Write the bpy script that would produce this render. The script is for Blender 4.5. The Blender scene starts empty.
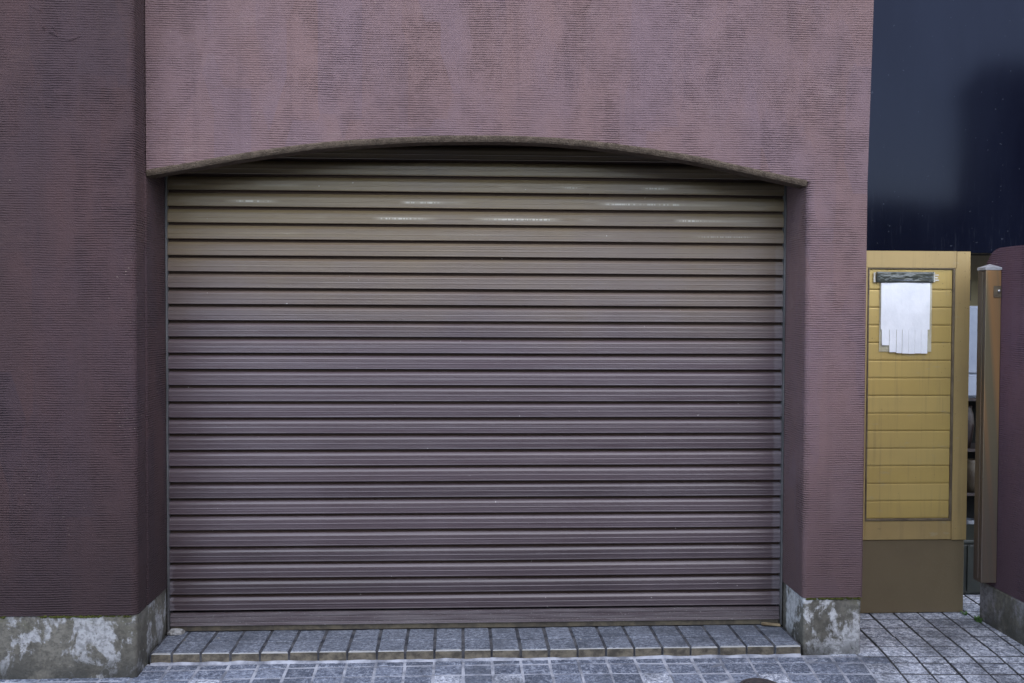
import bpy, bmesh, math, random
from mathutils import Vector, Matrix, noise as mnoise
random.seed(7)
R = math.radians
S = bpy.context.scene
COL = S.collection

# ------------------------------------------------------------------ measures (metres)
W = 2.969          # shutter opening width
D = 0.323          # shutter plane behind the facade
PIER = 0.151       # pier in front of the facade
XR = 3.252         # right outer corner of the facade
ZP = 0.237         # top of the concrete plinths
PITCH = 0.077      # slat pitch
ZL = 0.119         # lowest slat joint
STREET = -0.027

# ------------------------------------------------------------------ node helpers
class NT:
    def __init__(s, name, rough=0.8, spec=0.5, metal=0.0):
        s.m = bpy.data.materials.new(name); s.m.use_nodes = True
        s.t = s.m.node_tree; s.n = s.t.nodes; s.l = s.t.links
        s.b = s.n['Principled BSDF']
        s.b.inputs['Roughness'].default_value = rough
        s.b.inputs['Specular IOR Level'].default_value = spec
        s.b.inputs['Metallic'].default_value = metal
        s._pos = None
    def link(s, a, b): s.l.new(a, b)
    def pos(s):
        if s._pos is None:
            g = s.n.new('ShaderNodeNewGeometry'); s._pos = g.outputs['Position']
        return s._pos
    def xyz(s):
        x = s.n.new('ShaderNodeSeparateXYZ'); s.link(s.pos(), x.inputs[0]); return x.outputs
    def comb(s, x, y, z):
        c = s.n.new('ShaderNodeCombineXYZ')
        for i, v in enumerate((x, y, z)): s.put(c.inputs[i], v)
        return c.outputs[0]
    def put(s, inp, v):
        if hasattr(v, 'is_output'): s.link(v, inp)
        else: inp.default_value = v
    def math(s, op, a, b=0.0, c=None, clamp=False):
        m = s.n.new('ShaderNodeMath'); m.operation = op; m.use_clamp = clamp
        s.put(m.inputs[0], a); s.put(m.inputs[1], b)
        if c is not None: s.put(m.inputs[2], c)
        return m.outputs[0]
    def scale(s, v, sc):
        m = s.n.new('ShaderNodeVectorMath'); m.operation = 'MULTIPLY'
        s.put(m.inputs[0], v); m.inputs[1].default_value = sc; return m.outputs[0]
    def add(s, v, w):
        m = s.n.new('ShaderNodeVectorMath'); m.operation = 'ADD'
        s.put(m.inputs[0], v); s.put(m.inputs[1], w); return m.outputs[0]
    def noise(s, sc=(1,1,1), scale=1.0, detail=4, rough=0.55, dist=0.0, off=(0,0,0), vec=None):
        t = s.n.new('ShaderNodeTexNoise')
        v = s.add(s.scale(vec if vec is not None else s.pos(), sc), off)
        s.link(v, t.inputs['Vector'])
        t.inputs['Scale'].default_value = scale; t.inputs['Detail'].default_value = detail
        t.inputs['Roughness'].default_value = rough; t.inputs['Distortion'].default_value = dist
        return t.outputs['Fac']
    def ramp(s, f, a, b, lo=0.0, hi=1.0, smooth=True):
        m = s.n.new('ShaderNodeMapRange'); m.interpolation_type = 'SMOOTHSTEP' if smooth else 'LINEAR'
        s.put(m.inputs[0], f); m.inputs[1].default_value = a; m.inputs[2].default_value = b
        m.inputs[3].default_value = lo; m.inputs[4].default_value = hi; return m.outputs[0]
    def mix(s, f, a, b, mode='MIX'):
        m = s.n.new('ShaderNodeMix'); m.data_type = 'RGBA'; m.blend_type = mode
        s.put(m.inputs[0], f)
        for i, v in ((6, a), (7, b)):
            if isinstance(v, (tuple, list)): v = (v[0], v[1], v[2], 1)
            s.put(m.inputs[i], v)
        return m.outputs[2]
    def attr(s, name):
        a = s.n.new('ShaderNodeAttribute'); a.attribute_name = name; return a.outputs['Fac']
    def color(s, c):
        s.put(s.b.inputs['Base Color'], (c[0], c[1], c[2], 1) if isinstance(c, tuple) else c); return s
    def rough(s, r): s.put(s.b.inputs['Roughness'], r)
    def bump(s, h, dist=0.002, strength=1.0):
        b = s.n.new('ShaderNodeBump'); b.inputs['Distance'].default_value = dist
        b.inputs['Strength'].default_value = strength
        s.link(h, b.inputs['Height']); s.link(b.outputs[0], s.b.inputs['Normal'])

# ------------------------------------------------------------------ materials
def stucco(name, ca, cb, cdark, cpale, rib=1.0, stain=0.5):
    """hand combed render: horizontal ridges about 10 mm apart, in vertical swathes"""
    k = NT(name, 0.82, 0.35)
    x, y, z = k.xyz()
    along = k.math('ADD', x, k.math('MULTIPLY', y, 1.0))
    wob = k.noise((2.3, 2.3, 2.3), 1.0, 3, off=(3, 1, 7))
    fine = k.noise((24, 24, 30), 1.0, 3, off=(1, 5, 2))
    zz = k.math('ADD', z, k.math('ADD', k.math('MULTIPLY', wob, 0.018), k.math('MULTIPLY', fine, 0.006)))
    sw = k.math('SINE', k.math('MULTIPLY', zz, 2*math.pi/0.0104))
    sw = k.math('MULTIPLY_ADD', sw, 0.5, 0.5)
    # swathes of the comb
    cell = k.n.new('ShaderNodeTexVoronoi'); cell.distance = 'CHEBYCHEV'
    k.link(k.scale(k.pos(), (5.5, 5.5, 1.7)), cell.inputs['Vector']); cell.inputs['Scale'].default_value = 1.0
    csep = k.n.new('ShaderNodeSeparateColor'); k.link(cell.outputs['Color'], csep.inputs[0])
    amp = k.math('MULTIPLY_ADD', csep.outputs[0], 0.45, 0.35)
    patch = k.noise((7, 7, 5), 1.0, 4, 0.6, off=(11, 3, 5))
    amp = k.math('MULTIPLY', amp, k.ramp(patch, 0.32, 0.62, 0.15, 1.2))
    brk = k.noise((22, 22, 60), 1.0, 3, 0.65, off=(21, 3, 5))
    amp = k.math('MULTIPLY', amp, k.ramp(brk, 0.30, 0.58, 0.35, 1.1))
    grit = k.noise((1, 1, 1), 160, 3, 0.7)
    lump = k.noise((1, 1, 1.6), 22, 4, 0.6)
    h = k.math('MULTIPLY', sw, amp)
    h = k.math('ADD', h, k.math('MULTIPLY', grit, 0.75))
    h = k.math('ADD', h, k.math('MULTIPLY', lump, 0.8))
    k.bump(h, 0.0042*rib, 1.0)
    # colour: faded paint over vertical swathes, darker colour in the grooves, streaks
    f1 = k.noise((4.2, 4.2, 1.6), 1.0, 6, 0.65, off=(4, 9, 1))
    f1 = k.math('ADD', k.math('MULTIPLY', f1, 0.75), k.math('MULTIPLY', csep.outputs[1], 0.25))
    c = k.mix(k.ramp(f1, 0.30, 0.72), ca, cb)
    f2 = k.noise((1.1, 1.1, 0.45), 1.0, 5, 0.65, off=(14, 2, 8))
    c = k.mix(k.ramp(f2, 0.46, 0.72, 0, stain), c, cdark)
    st = k.noise((16, 16, 0.9), 1.0, 4, 0.6, off=(2, 2, 2))
    c = k.mix(k.ramp(st, 0.52, 0.75, 0, 0.32), c, cdark)
    pl = k.noise((3.4, 3.4, 5), 1.0, 6, 0.7, off=(8, 8, 3))
    c = k.mix(k.ramp(pl, 0.55, 0.75, 0, 0.45), c, cpale)
    groove = k.math('MULTIPLY', k.ramp(sw, 0.0, 0.5, 1, 0), k.math('MULTIPLY', amp, 0.55))
    c = k.mix(groove, c, k.mix(0.78, c, (0.012, 0.008, 0.008)))
    chip = k.noise((60, 60, 130), 1.0, 2, 0.5, off=(5, 5, 5))
    chipm = k.math('MULTIPLY', k.ramp(chip, 0.69, 0.73), k.ramp(k.noise((3, 3, 3), 1.0, 2, off=(9, 1, 1)), 0.52, 0.64))
    c = k.mix(k.math('MULTIPLY', chipm, 0.7), c, (0.36, 0.29, 0.23))
    # darker tone rising from the foot of the wall
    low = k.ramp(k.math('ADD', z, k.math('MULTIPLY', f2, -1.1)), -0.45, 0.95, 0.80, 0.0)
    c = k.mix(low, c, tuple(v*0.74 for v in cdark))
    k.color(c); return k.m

M = {}
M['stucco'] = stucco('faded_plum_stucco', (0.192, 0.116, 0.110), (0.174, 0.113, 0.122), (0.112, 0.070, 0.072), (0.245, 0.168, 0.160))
M['stucco_dark'] = stucco('deep_plum_vignetted_stucco', (0.072, 0.037, 0.036), (0.056, 0.033, 0.038), (0.042, 0.024, 0.025), (0.096, 0.056, 0.050), 1.1, 0.6)  # deeper plum paint, with lens vignetting also put into the colour
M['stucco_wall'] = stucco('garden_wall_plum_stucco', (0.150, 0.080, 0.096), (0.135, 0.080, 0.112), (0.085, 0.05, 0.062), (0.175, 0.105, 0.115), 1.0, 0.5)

def raw_edge():
    k = NT('weathered_render_edge', 0.9, 0.2)
    f = k.noise((1, 1, 1), 28, 5, 0.7); g = k.noise((1, 1, 1), 170, 2)
    c = k.mix(k.ramp(f, 0.35, 0.65), (0.075, 0.054, 0.038), (0.135, 0.100, 0.072))
    k.color(k.mix(k.ramp(g, 0.5, 0.7, 0, 0.5), c, (0.05, 0.04, 0.032)))
    k.bump(k.math('ADD', f, g), 0.006); return k.m
M['edge'] = raw_edge()

def concrete(name, t0=0.615, t1=0.675, wash=(0.42, 0.42, 0.42)):
    k = NT(name, 0.88, 0.3)
    x, y, z = k.xyz()
    a = k.noise((4, 4, 3), 1.0, 6, 0.65, off=(1, 2, 3))
    b = k.noise((40, 40, 40), 1.0, 4, 0.7)
    c = k.mix(k.ramp(a, 0.32, 0.68), (0.085, 0.078, 0.062), (0.185, 0.172, 0.142))
    # pale efflorescence blots with drips
    e = k.noise((5.5, 5.5, 5.0), 1.0, 10, 0.70, dist=0.35, off=(7.3, 4.1, 9.4))
    drip = k.noise((22, 22, 3.0), 1.0, 3, 0.6, off=(1, 1, 1))
    e = k.math('ADD', e, k.math('MULTIPLY', drip, 0.22))
    c = k.mix(k.ramp(e, t0, t1, 0, 0.85), c, wash)
    d = k.noise((6, 6, 9), 1.0, 5, 0.7, off=(3, 8, 2))
    lowz = k.ramp(z, -0.05, 0.11, 1, 0)
    c = k.mix(k.math('MULTIPLY', k.ramp(d, 0.36, 0.52, 0, 0.85), lowz), c, (0.040, 0.040, 0.036))
    gr = k.noise((7, 7, 16), 1.0, 4, 0.6, off=(2, 6, 6))
    hi = k.ramp(z, 0.13, 0.235, 0, 1)
    c = k.mix(k.math('MULTIPLY', k.ramp(gr, 0.47, 0.68, 0, 0.55), hi), c, (0.105, 0.105, 0.050))
    pock = k.ramp(k.noise((1, 1, 1), 150, 3, 0.6), 0.60, 0.72)
    c = k.mix(k.math('MULTIPLY', pock, 0.5), c, (0.04, 0.04, 0.035))
    c = k.mix(k.ramp(b, 0.44, 0.62, 0, 0.45), c, (0.05, 0.047, 0.040))
    k.color(c)
    k.bump(k.math('ADD', k.math('MULTIPLY', b, 1.0), k.math('ADD', k.math('MULTIPLY', a, 1.5), k.math('MULTIPLY', pock, -0.6))), 0.005)
    return k.m
M['concrete'] = concrete('stained_concrete')
M['concrete_pale'] = concrete('lime_washed_concrete', 0.555, 0.635, (0.60, 0.60, 0.60))
M['concrete_dark'] = concrete('dull_concrete', 0.58, 0.72, wash=(0.24, 0.23, 0.24))

def shutter_mat():
    k = NT('brown_painted_steel', 0.42, 0.9)
    k.b.inputs['Coat Weight'].default_value = 0.35; k.b.inputs['Coat Roughness'].default_value = 0.22; k.b.inputs['Coat IOR'].default_value = 1.6
    x, y, z = k.xyz()
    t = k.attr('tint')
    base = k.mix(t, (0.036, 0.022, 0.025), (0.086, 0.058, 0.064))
    # long fine horizontal wear lines
    ln = k.noise((0.9, 0.9, 330), 1.0, 3, 0.6)
    base = k.mix(k.ramp(ln, 0.42, 0.72, 0, 0.30), base, (0.155, 0.120, 0.128))
    ln2 = k.noise((1.4, 1.4, 230), 1.0, 2, 0.6, off=(5, 5, 5))
    base = k.mix(k.ramp(ln2, 0.52, 0.72, 0, 0.4), base, (0.060, 0.044, 0.044))
    # dust that has settled on the upper slats under the arch
    n = k.noise((1.5, 1.5, 2.0), 1.0, 4, 0.6, off=(2, 0, 4))
    zz = k.math('ADD', z, k.math('MULTIPLY_ADD', n, 0.5, -0.25))
    dust = k.math('MULTIPLY', k.ramp(zz, 1.25, 2.15, 0, 0.85), k.ramp(ln, 0.25, 0.7, 0.65, 1))
    base = k.mix(dust, base, (0.205, 0.145, 0.056))
    # patches of haze
    hz = k.noise((1.2, 1.2, 0.8), 1.0, 5, 0.6, off=(0, 9, 1))
    base = k.mix(k.ramp(hz, 0.45, 0.7, 0, 0.28), base, (0.125, 0.095, 0.106))
    # slat ends rubbed by the guide rails
    endr = k.ramp(k.math('ADD', x, k.math('MULTIPLY', k.noise((1, 1, 30), 1.0, 2), 0.02)), W-0.045, W-0.030)
    endl = k.math('MULTIPLY', k.ramp(k.math('SUBTRACT', k.math('MULTIPLY', k.noise((1, 1, 26), 1.0, 3), 0.07), x), 0.005, 0.012), k.ramp(z, 0.45, 0.2))
    e = k.math('MAXIMUM', k.math('MULTIPLY', endr, k.ramp(z, 2.0, 1.7)), endl)
    base = k.mix(k.math('MULTIPLY', e, 0.24), base, (0.26, 0.25, 0.27))
    # worn white dashes along the crown of the slats
    zf = k.math('FRACT', k.math('DIVIDE', k.math('SUBTRACT', z, ZL), PITCH))
    line = k.math('MULTIPLY', k.ramp(zf, 0.30, 0.34), k.ramp(zf, 0.43, 0.39))
    row = k.math('FLOOR', k.math('DIVIDE', k.math('SUBTRACT', z, ZL), PITCH))
    v = k.comb(k.math('MULTIPLY', x, 3.2), row, 0.0)
    seg = k.noise((1, 3.7, 1), 1.0, 1, 0.5, vec=v)
    v2 = k.comb(k.math('MULTIPLY', x, 110), k.math('MULTIPLY', row, 5.3), 0.0)
    dash = k.noise((1, 1, 1), 1.0, 1, 0.5, vec=v2)
    hi = k.math('MULTIPLY', k.ramp(z, 1.88, 1.99), k.ramp(z, 2.20, 2.12))
    mk = k.math('MULTIPLY', k.math('MULTIPLY', line, k.ramp(seg, 0.58, 0.66)), k.math('MULTIPLY', k.ramp(dash, 0.42, 0.58), hi))
    base = k.mix(k.math('MULTIPLY', mk, 0.6), base, (0.72, 0.69, 0.60))
    smear = k.math('MULTIPLY', k.math('MULTIPLY', k.ramp(zf, 0.22, 0.36), k.ramp(zf, 0.52, 0.40)), k.math('MULTIPLY', k.ramp(seg, 0.48, 0.66), hi))
    base = k.mix(k.math('MULTIPLY', smear, 0.30), base, (0.60, 0.54, 0.42))
    # grime lodged under each overlap, specks of bird lime and splashes
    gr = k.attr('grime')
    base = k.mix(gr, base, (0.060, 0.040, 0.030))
    sp = k.ramp(k.noise((1, 1, 1), 45, 2, 0.5, off=(1, 7, 2)), 0.765, 0.785)
    base = k.mix(k.math('MULTIPLY', sp, 0.6), base, (0.5, 0.47, 0.42))
    k.color(base)
    k.rough(k.math('ADD', k.math('ADD', k.math('MULTIPLY_ADD', ln, 0.22, 0.20), k.math('MULTIPLY', dust, 0.3)), k.math('MULTIPLY', gr, 0.4), clamp=True))
    clean = k.math('SUBTRACT', 1.0, gr)
    k.put(k.b.inputs['Coat Weight'], k.math('MULTIPLY', clean, 0.22)); k.put(k.b.inputs['Specular IOR Level'], k.math('MULTIPLY_ADD', clean, 0.6, 0.1))
    k.bump(k.math('ADD', ln, k.math('MULTIPLY', k.noise((3, 3, 9), 1.0, 3), 2.0)), 0.0012)
    return k.m
M['shutter'] = shutter_mat()

def simple(name, c1, c2, scale=(8, 8, 8), rough=0.5, spec=0.5, metal=0.0, bump=0.001, lo=0.35, hi=0.65, spk=None):
    k = NT(name, rough, spec, metal)
    f = k.noise(scale, 1.0, 5, 0.62)
    g = k.noise((1, 1, 1), 120, 3, 0.7)
    c = k.mix(k.ramp(f, lo, hi), c1, c2)
    if spk: c = k.mix(k.ramp(g, 0.60, 0.70, 0, spk[0]), c, spk[1])
    k.color(c); k.rough(k.math('MULTIPLY_ADD', f, 0.25, rough-0.12))
    k.bump(k.math('ADD', f, g), bump); return k.m

M['rail'] = simple('dull_aluminium_rail', (0.075, 0.072, 0.072), (0.14, 0.137, 0.135), (30, 30, 3), 0.5, 0.5, 0.3)
M['bottom_bar'] = simple('scuffed_bottom_bar', (0.075, 0.056, 0.060), (0.125, 0.105, 0.107), (3, 3, 60), 0.45, spk=(0.6, (0.34, 0.32, 0.30)))
M['strip'] = simple('brown_gap_strip', (0.055, 0.046, 0.034), (0.11, 0.092, 0.062), (18, 18, 18), 0.9)
M['black'] = simple('dark_void_lining', (0.012, 0.012, 0.012), (0.02, 0.02, 0.02), (6, 6, 6), 0.9, 0.1)
M['gold'] = None
def gold(name, c1, c2, dirt=0.25, board=False, rough=0.42):
    k = NT(name, rough, 0.5, 0.25)
    f = k.noise((2.2, 2.2, 3.0), 1.0, 5, 0.6, off=(1, 3, 3))
    s = k.noise((40, 40, 1.6), 1.0, 3, 0.6)
    c = k.mix(k.ramp(f, 0.35, 0.65), c1, c2)
    if board:
        c = k.mix(k.math('MULTIPLY', k.attr('tint'), 0.35), c, (0.62, 0.47, 0.185))
    c = k.mix(k.ramp(s, 0.50, 0.75, 0, dirt), c, (0.16, 0.12, 0.07))
    d = k.ramp(k.noise((9, 9, 26), 1.0, 4, 0.7, off=(6, 6, 2)), 0.62, 0.74, 0, 0.5)
    c = k.mix(d, c, (0.42, 0.36, 0.24))
    sp = k.ramp(k.noise((1, 1, 1), 70, 2), 0.72, 0.76, 0, 0.6)
    c = k.mix(sp, c, (0.07, 0.055, 0.04))
    k.color(c); k.rough(k.math('MULTIPLY_ADD', s, 0.3, rough-0.15)); k.bump(k.math('ADD', f, k.math('MULTIPLY', s, 0.3)), 0.0012)
    return k.m
M['gold'] = gold('gold_anodised_frame', (0.445, 0.315, 0.128), (0.395, 0.280, 0.118))
M['board'] = gold('gold_anodised_board', (0.530, 0.375, 0.115), (0.470, 0.335, 0.108), 0.3, True)
M['bead'] = simple('dark_bead', (0.10, 0.075, 0.05), (0.18, 0.14, 0.085), (10, 10, 10), 0.5, metal=0.2)
M['kick'] = simple('brown_kick_metal', (0.122, 0.090, 0.050), (0.150, 0.112, 0.060), (2.5, 2.5, 2.0), 0.5, spk=(0.25, (0.19, 0.155, 0.11)))
def post_mat():
    k = NT('bronze_post_painted_reflections', 0.42, 0.5, 0.35)
    x, y, z = k.xyz()
    v = k.comb(k.math('ADD', k.math('MULTIPLY', x, 30), k.math('MULTIPLY', z, 2.6)), y, 0.0)
    f = k.noise((1, 1, 1), 1.0, 4, 0.5, vec=v)
    c = k.mix(k.ramp(f, 0.38, 0.62), (0.36, 0.20, 0.085), (0.20, 0.165, 0.095))  # diagonal reflection streaks painted into the bronze colour
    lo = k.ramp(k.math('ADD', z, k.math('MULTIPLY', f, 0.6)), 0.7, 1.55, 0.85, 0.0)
    c = k.mix(lo, c, (0.120, 0.095, 0.078))  # reflection of the ground painted as grey-brown towards the bottom
    k.color(c); k.bump(f, 0.001); return k.m
M['post'] = post_mat()
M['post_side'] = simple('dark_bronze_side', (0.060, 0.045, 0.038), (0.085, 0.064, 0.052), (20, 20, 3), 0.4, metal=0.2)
M['cap'] = simple('bleached_cap', (0.30, 0.295, 0.30), (0.42, 0.415, 0.42), (20, 20, 20), 0.55)
M['steel'] = simple('bright_steel', (0.5, 0.5, 0.48), (0.68, 0.67, 0.64), (30, 30, 30), 0.3, metal=0.8)
def paper():
    k = NT('white_paper', 0.75, 0.25)
    f = k.noise((14, 14, 9), 1.0, 4, 0.6)
    k.color(k.mix(k.ramp(f, 0.35, 0.7), (0.88, 0.885, 0.89), (0.81, 0.82, 0.83)))
    k.bump(f, 0.004); return k.m
M['paper'] = paper()
M['sheet'] = simple('yellowed_film', (0.46, 0.41, 0.27), (0.56, 0.52, 0.38), (16, 16, 10), 0.35, 0.5, bump=0.002)
def tape():
    k = NT('grey_green_glossy_tape', 0.13, 0.6)
    f = k.noise((9, 9, 60), 1.0, 4, 0.6, dist=0.8)
    c = k.mix(k.ramp(f, 0.35, 0.65), (0.030, 0.036, 0.030), (0.10, 0.105, 0.085))
    st = k.noise((5, 5, 120), 1.0, 2, 0.5, off=(3, 1, 0.4))
    c = k.mix(k.ramp(st, 0.60, 0.70, 0, 0.5), c, (0.22, 0.25, 0.33))  # bluish reflection streaks painted into the tape colour
    k.color(c); k.bump(k.noise((9, 9, 26), 1.0, 3), 0.012); return k.m
M['tape'] = tape()
M['residue'] = simple('white_tape_residue', (0.45, 0.42, 0.33), (0.72, 0.70, 0.62), (60, 60, 20), 0.6)

def navy():
    k = NT('glossy_navy_cladding', 0.2, 0.13)
    k.b.inputs['Specular Tint'].default_value = (0.62, 0.70, 1.0, 1)
    f = k.noise((2, 2, 0.5), 1.0, 4, 0.6)
    st = k.noise((70, 70, 6.0), 1.0, 5, 0.7)
    x, y, z = k.xyz()
    c = k.mix(k.ramp(f, 0.35, 0.65), (0.0042, 0.0050, 0.0110), (0.0066, 0.0080, 0.0160))
    dl = k.math('MULTIPLY', k.ramp(st, 0.56, 0.80, 0, 0.32), k.ramp(z, 2.6, 2.0))
    c = k.mix(dl, c, (0.06, 0.065, 0.085))
    sp = k.ramp(k.noise((1, 1, 1), 42, 2, 0.5), 0.735, 0.76, 0, 0.28)
    c = k.mix(sp, c, (0.12, 0.13, 0.16))
    k.color(c); k.rough(k.math('MULTIPLY_ADD', f, 0.05, 0.075)); k.bump(k.noise((1.3, 1.3, 0.8), 1.0, 2), 0.0015); return k.m
M['navy'] = navy()
M['beige'] = simple('beige_house_render', (0.36, 0.30, 0.18), (0.44, 0.38, 0.25), (5, 5, 2), 0.8, 0.3)
M['cabinet'] = simple('pale_blue_white_enamel', (0.24, 0.275, 0.34), (0.30, 0.335, 0.40), (3, 3, 3), 0.4)
M['rust_dark'] = simple('dark_rusty_iron', (0.020, 0.016, 0.016), (0.045, 0.032, 0.028), (40, 40, 40), 0.7, spk=(0.4, (0.07, 0.045, 0.03)))

def paver(name, c0, c1, cs, speck=0.6, r0=(0.055, 0.047, 0.036), r1=(0.170, 0.145, 0.105)):
    k = NT(name, 0.72, 0.4)
    t = k.attr('tint')
    c = k.mix(t, c0, c1)
    g = k.noise((1, 1, 1), 130, 3, 0.7); g2 = k.noise((1, 1, 1), 34, 5, 0.7, off=(1, 1, 1))
    c = k.mix(k.ramp(g2, 0.42, 0.66, 0, 0.55), c, c0)
    c = k.mix(k.ramp(g, 0.50, 0.62, 0, speck), c, cs)
    g3 = k.noise((1, 1, 1), 100, 3, 0.7, off=(4, 4, 4))
    c = k.mix(k.ramp(g3, 0.55, 0.66, 0, speck*0.9), c, (c0[0]*0.45, c0[1]*0.45, c0[2]*0.45))
    g4 = k.noise((1, 1, 1), 48, 4, 0.75, off=(7, 4, 4))
    c = k.mix(k.ramp(g4, 0.53, 0.62, 0, speck), c, cs)
    c = k.mix(k.ramp(g4, 0.47, 0.36, 0, speck), c, (c0[0]*0.4, c0[1]*0.4, c0[2]*0.42))
    st = k.noise((3, 3, 3), 1.0, 5, 0.65, off=(0, 6, 2))
    c = k.mix(k.ramp(st, 0.46, 0.66, 0, 0.6), c, (0.050, 0.056, 0.068))
    w = k.attr('worn')
    c = k.mix(k.math('MULTIPLY', w, 0.8), c, (0.40, 0.39, 0.36))
    sd = k.attr('riser')
    fr = k.noise((14, 14, 20), 1.0, 5, 0.7)
    c = k.mix(sd, c, k.mix(k.ramp(fr, 0.35, 0.65), r0, r1))
    k.color(c); k.rough(k.math('MULTIPLY_ADD', g2, 0.35, 0.5))
    k.bump(k.math('ADD', k.math('MULTIPLY', g, 0.5), k.math('MULTIPLY', g2, 1.3)), 0.0032); return k.m
M['paver_blue'] = paver('blue_grey_street_paver', (0.078, 0.092, 0.130), (0.180, 0.203, 0.262), (0.34, 0.365, 0.42), 0.75)
M['paver_step'] = paver('blue_grey_step_paver', (0.090, 0.103, 0.132), (0.180, 0.198, 0.240), (0.31, 0.33, 0.37), 0.75)
M['paver_granite'] = paver('pale_granite_paver', (0.20, 0.217, 0.265), (0.40, 0.425, 0.49), (0.72, 0.74, 0.79), 0.95, (0.045, 0.045, 0.05), (0.12, 0.12, 0.125))
M['grout_pale'] = simple('pale_grout', (0.14, 0.147, 0.17), (0.40, 0.41, 0.45), (9, 9, 9), 0.9, 0.2, bump=0.003)
M['grout_mid'] = simple('grey_joint_mortar', (0.035, 0.037, 0.045), (0.10, 0.10, 0.105), (16, 16, 16), 0.95, 0.1, bump=0.003)
M['grout_dark'] = simple('dark_joint_sand', (0.035, 0.034, 0.036), (0.075, 0.072, 0.072), (14, 14, 14), 0.95, 0.1, bump=0.003)
M['asphalt'] = simple('asphalt', (0.045, 0.046, 0.050), (0.065, 0.066, 0.070), (2, 2, 2), 0.9, 0.3, bump=0.004, spk=(0.5, (0.12, 0.12, 0.12)))
M['moss'] = simple('moss', (0.040, 0.045, 0.012), (0.090, 0.095, 0.022), (60, 60, 60), 0.95, 0.1, bump=0.004)
M['leaf'] = simple('weed_green', (0.05, 0.11, 0.025), (0.085, 0.16, 0.04), (90, 90, 90), 0.6)
M['stone'] = simple('grey_rubble', (0.20, 0.19, 0.175), (0.40, 0.39, 0.37), (30, 30, 30), 0.9, 0.2, bump=0.006, spk=(0.6, (0.08, 0.075, 0.07)))
M['woodscrap'] = simple('rotten_wood', (0.12, 0.085, 0.05), (0.30, 0.235, 0.14), (12, 60, 60), 0.9, 0.2, bump=0.004)
M['iron'] = simple('cast_iron', (0.035, 0.030, 0.032), (0.070, 0.055, 0.052), (60, 60, 60), 0.7, spk=(0.5, (0.02, 0.018, 0.018)))
M['crate'] = simple('black_green_plastic', (0.012, 0.015, 0.012), (0.02, 0.024, 0.018), (9, 9, 9), 0.5)
M['redpot'] = simple('dull_red_glaze', (0.012, 0.006, 0.006), (0.022, 0.010, 0.009), (20, 20, 20), 0.5)
M['ochre'] = simple('ochre_clay', (0.1, 0.07, 0.025), (0.14, 0.1, 0.04), (20, 20, 20), 0.6)
M['tan'] = simple('tan_clay', (0.04, 0.028, 0.016), (0.06, 0.048, 0.028), (20, 20, 20), 0.6)
M['bluejar'] = simple('blue_grey_glaze', (0.05, 0.06, 0.075), (0.11, 0.125, 0.145), (20, 20, 20), 0.4)
M['opp_wall'] = simple('opposite_wall_render', (0.10, 0.088, 0.078), (0.135, 0.12, 0.105), (1, 1, 1), 0.9)
M['opp_dark'] = simple('opposite_dark_boards', (0.030, 0.028, 0.028), (0.045, 0.042, 0.042), (1, 1, 6), 0.8)
M['roof_tile'] = simple('grey_roof_tile', (0.05, 0.05, 0.055), (0.08, 0.08, 0.085), (3, 3, 3), 0.7)
M['glass'] = simple('window_glass', (0.02, 0.025, 0.03), (0.03, 0.035, 0.04), (1, 1, 1), 0.1)

# ------------------------------------------------------------------ mesh helpers
def finish(name, bm, mat, parent=None, smooth=False):
    bmesh.ops.recalc_face_normals(bm, faces=bm.faces[:])
    me = bpy.data.meshes.new(name); bm.to_mesh(me); bm.free()
    me.materials.append(mat)
    if smooth:
        for p in me.polygons: p.use_smooth = True
    o = bpy.data.objects.new(name, me); COL.objects.link(o)
    if parent:
        o.parent = parent
        o.matrix_parent_inverse = parent.matrix_world.inverted()
    return o
def thing(name, loc, label, cat, group=None):
    o = bpy.data.objects.new(name, None); COL.objects.link(o)
    o.location = loc; o.empty_display_size = 0.1
    o.matrix_world = Matrix.Translation(loc)
    return tag(o, label, cat, group)
def tag(o, label, cat, group=None):
    o['label'] = label; o['category'] = cat
    if group: o['group'] = group
    return o
def structure(o): o['kind'] = 'structure'; return o

def box(bm, x0, x1, y0, y1, z0, z1, bev=0.0, seg=2):
    v = [bm.verts.new((x, y, z)) for x in (x0, x1) for y in (y0, y1) for z in (z0, z1)]
    f = [bm.faces.new([v[i] for i in q]) for q in ((0,1,3,2),(4,6,7,5),(0,4,5,1),(2,3,7,6),(0,2,6,4),(1,5,7,3))]
    bmesh.ops.recalc_face_normals(bm, faces=f)
    if bev > 0:
        es = list({e for g in f for e in g.edges})
        bmesh.ops.bevel(bm, geom=es, offset=bev, segments=seg, affect='EDGES', profile=0.5)
def prism(bm, pts, axis, a, b):
    """outline pts (2D) swept along axis from a to b; axis 'y': pts=(x,z); 'x': pts=(y,z); 'z': pts=(x,y)"""
    def P(p, t):
        return {'y': (p[0], t, p[1]), 'x': (t, p[0], p[1]), 'z': (p[0], p[1], t)}[axis]
    A = [bm.verts.new(P(p, a)) for p in pts]; B = [bm.verts.new(P(p, b)) for p in pts]
    n = len(pts)
    bm.faces.new(A); bm.faces.new(B[::-1])
    for i in range(n): bm.faces.new((A[i], A[(i+1) % n], B[(i+1) % n], B[i]))
def lathe(bm, prof, cx, cy, z0, n=16):
    rings = []
    for r, z in prof:
        rings.append([bm.verts.new((cx+r*math.cos(2*math.pi*i/n), cy+r*math.sin(2*math.pi*i/n), z0+z)) for i in range(n)])
    for a, b in zip(rings, rings[1:]):
        for i in range(n): bm.faces.new((a[i], a[(i+1) % n], b[(i+1) % n], b[i]))
    bm.faces.new(rings[0][::-1]); bm.faces.new(rings[-1])

# ------------------------------------------------------------------ ground
def street_z(x, y):
    z = STREET + (0.06*max(y, -1.6) if y < 0 else 0.0)
    return z
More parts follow.
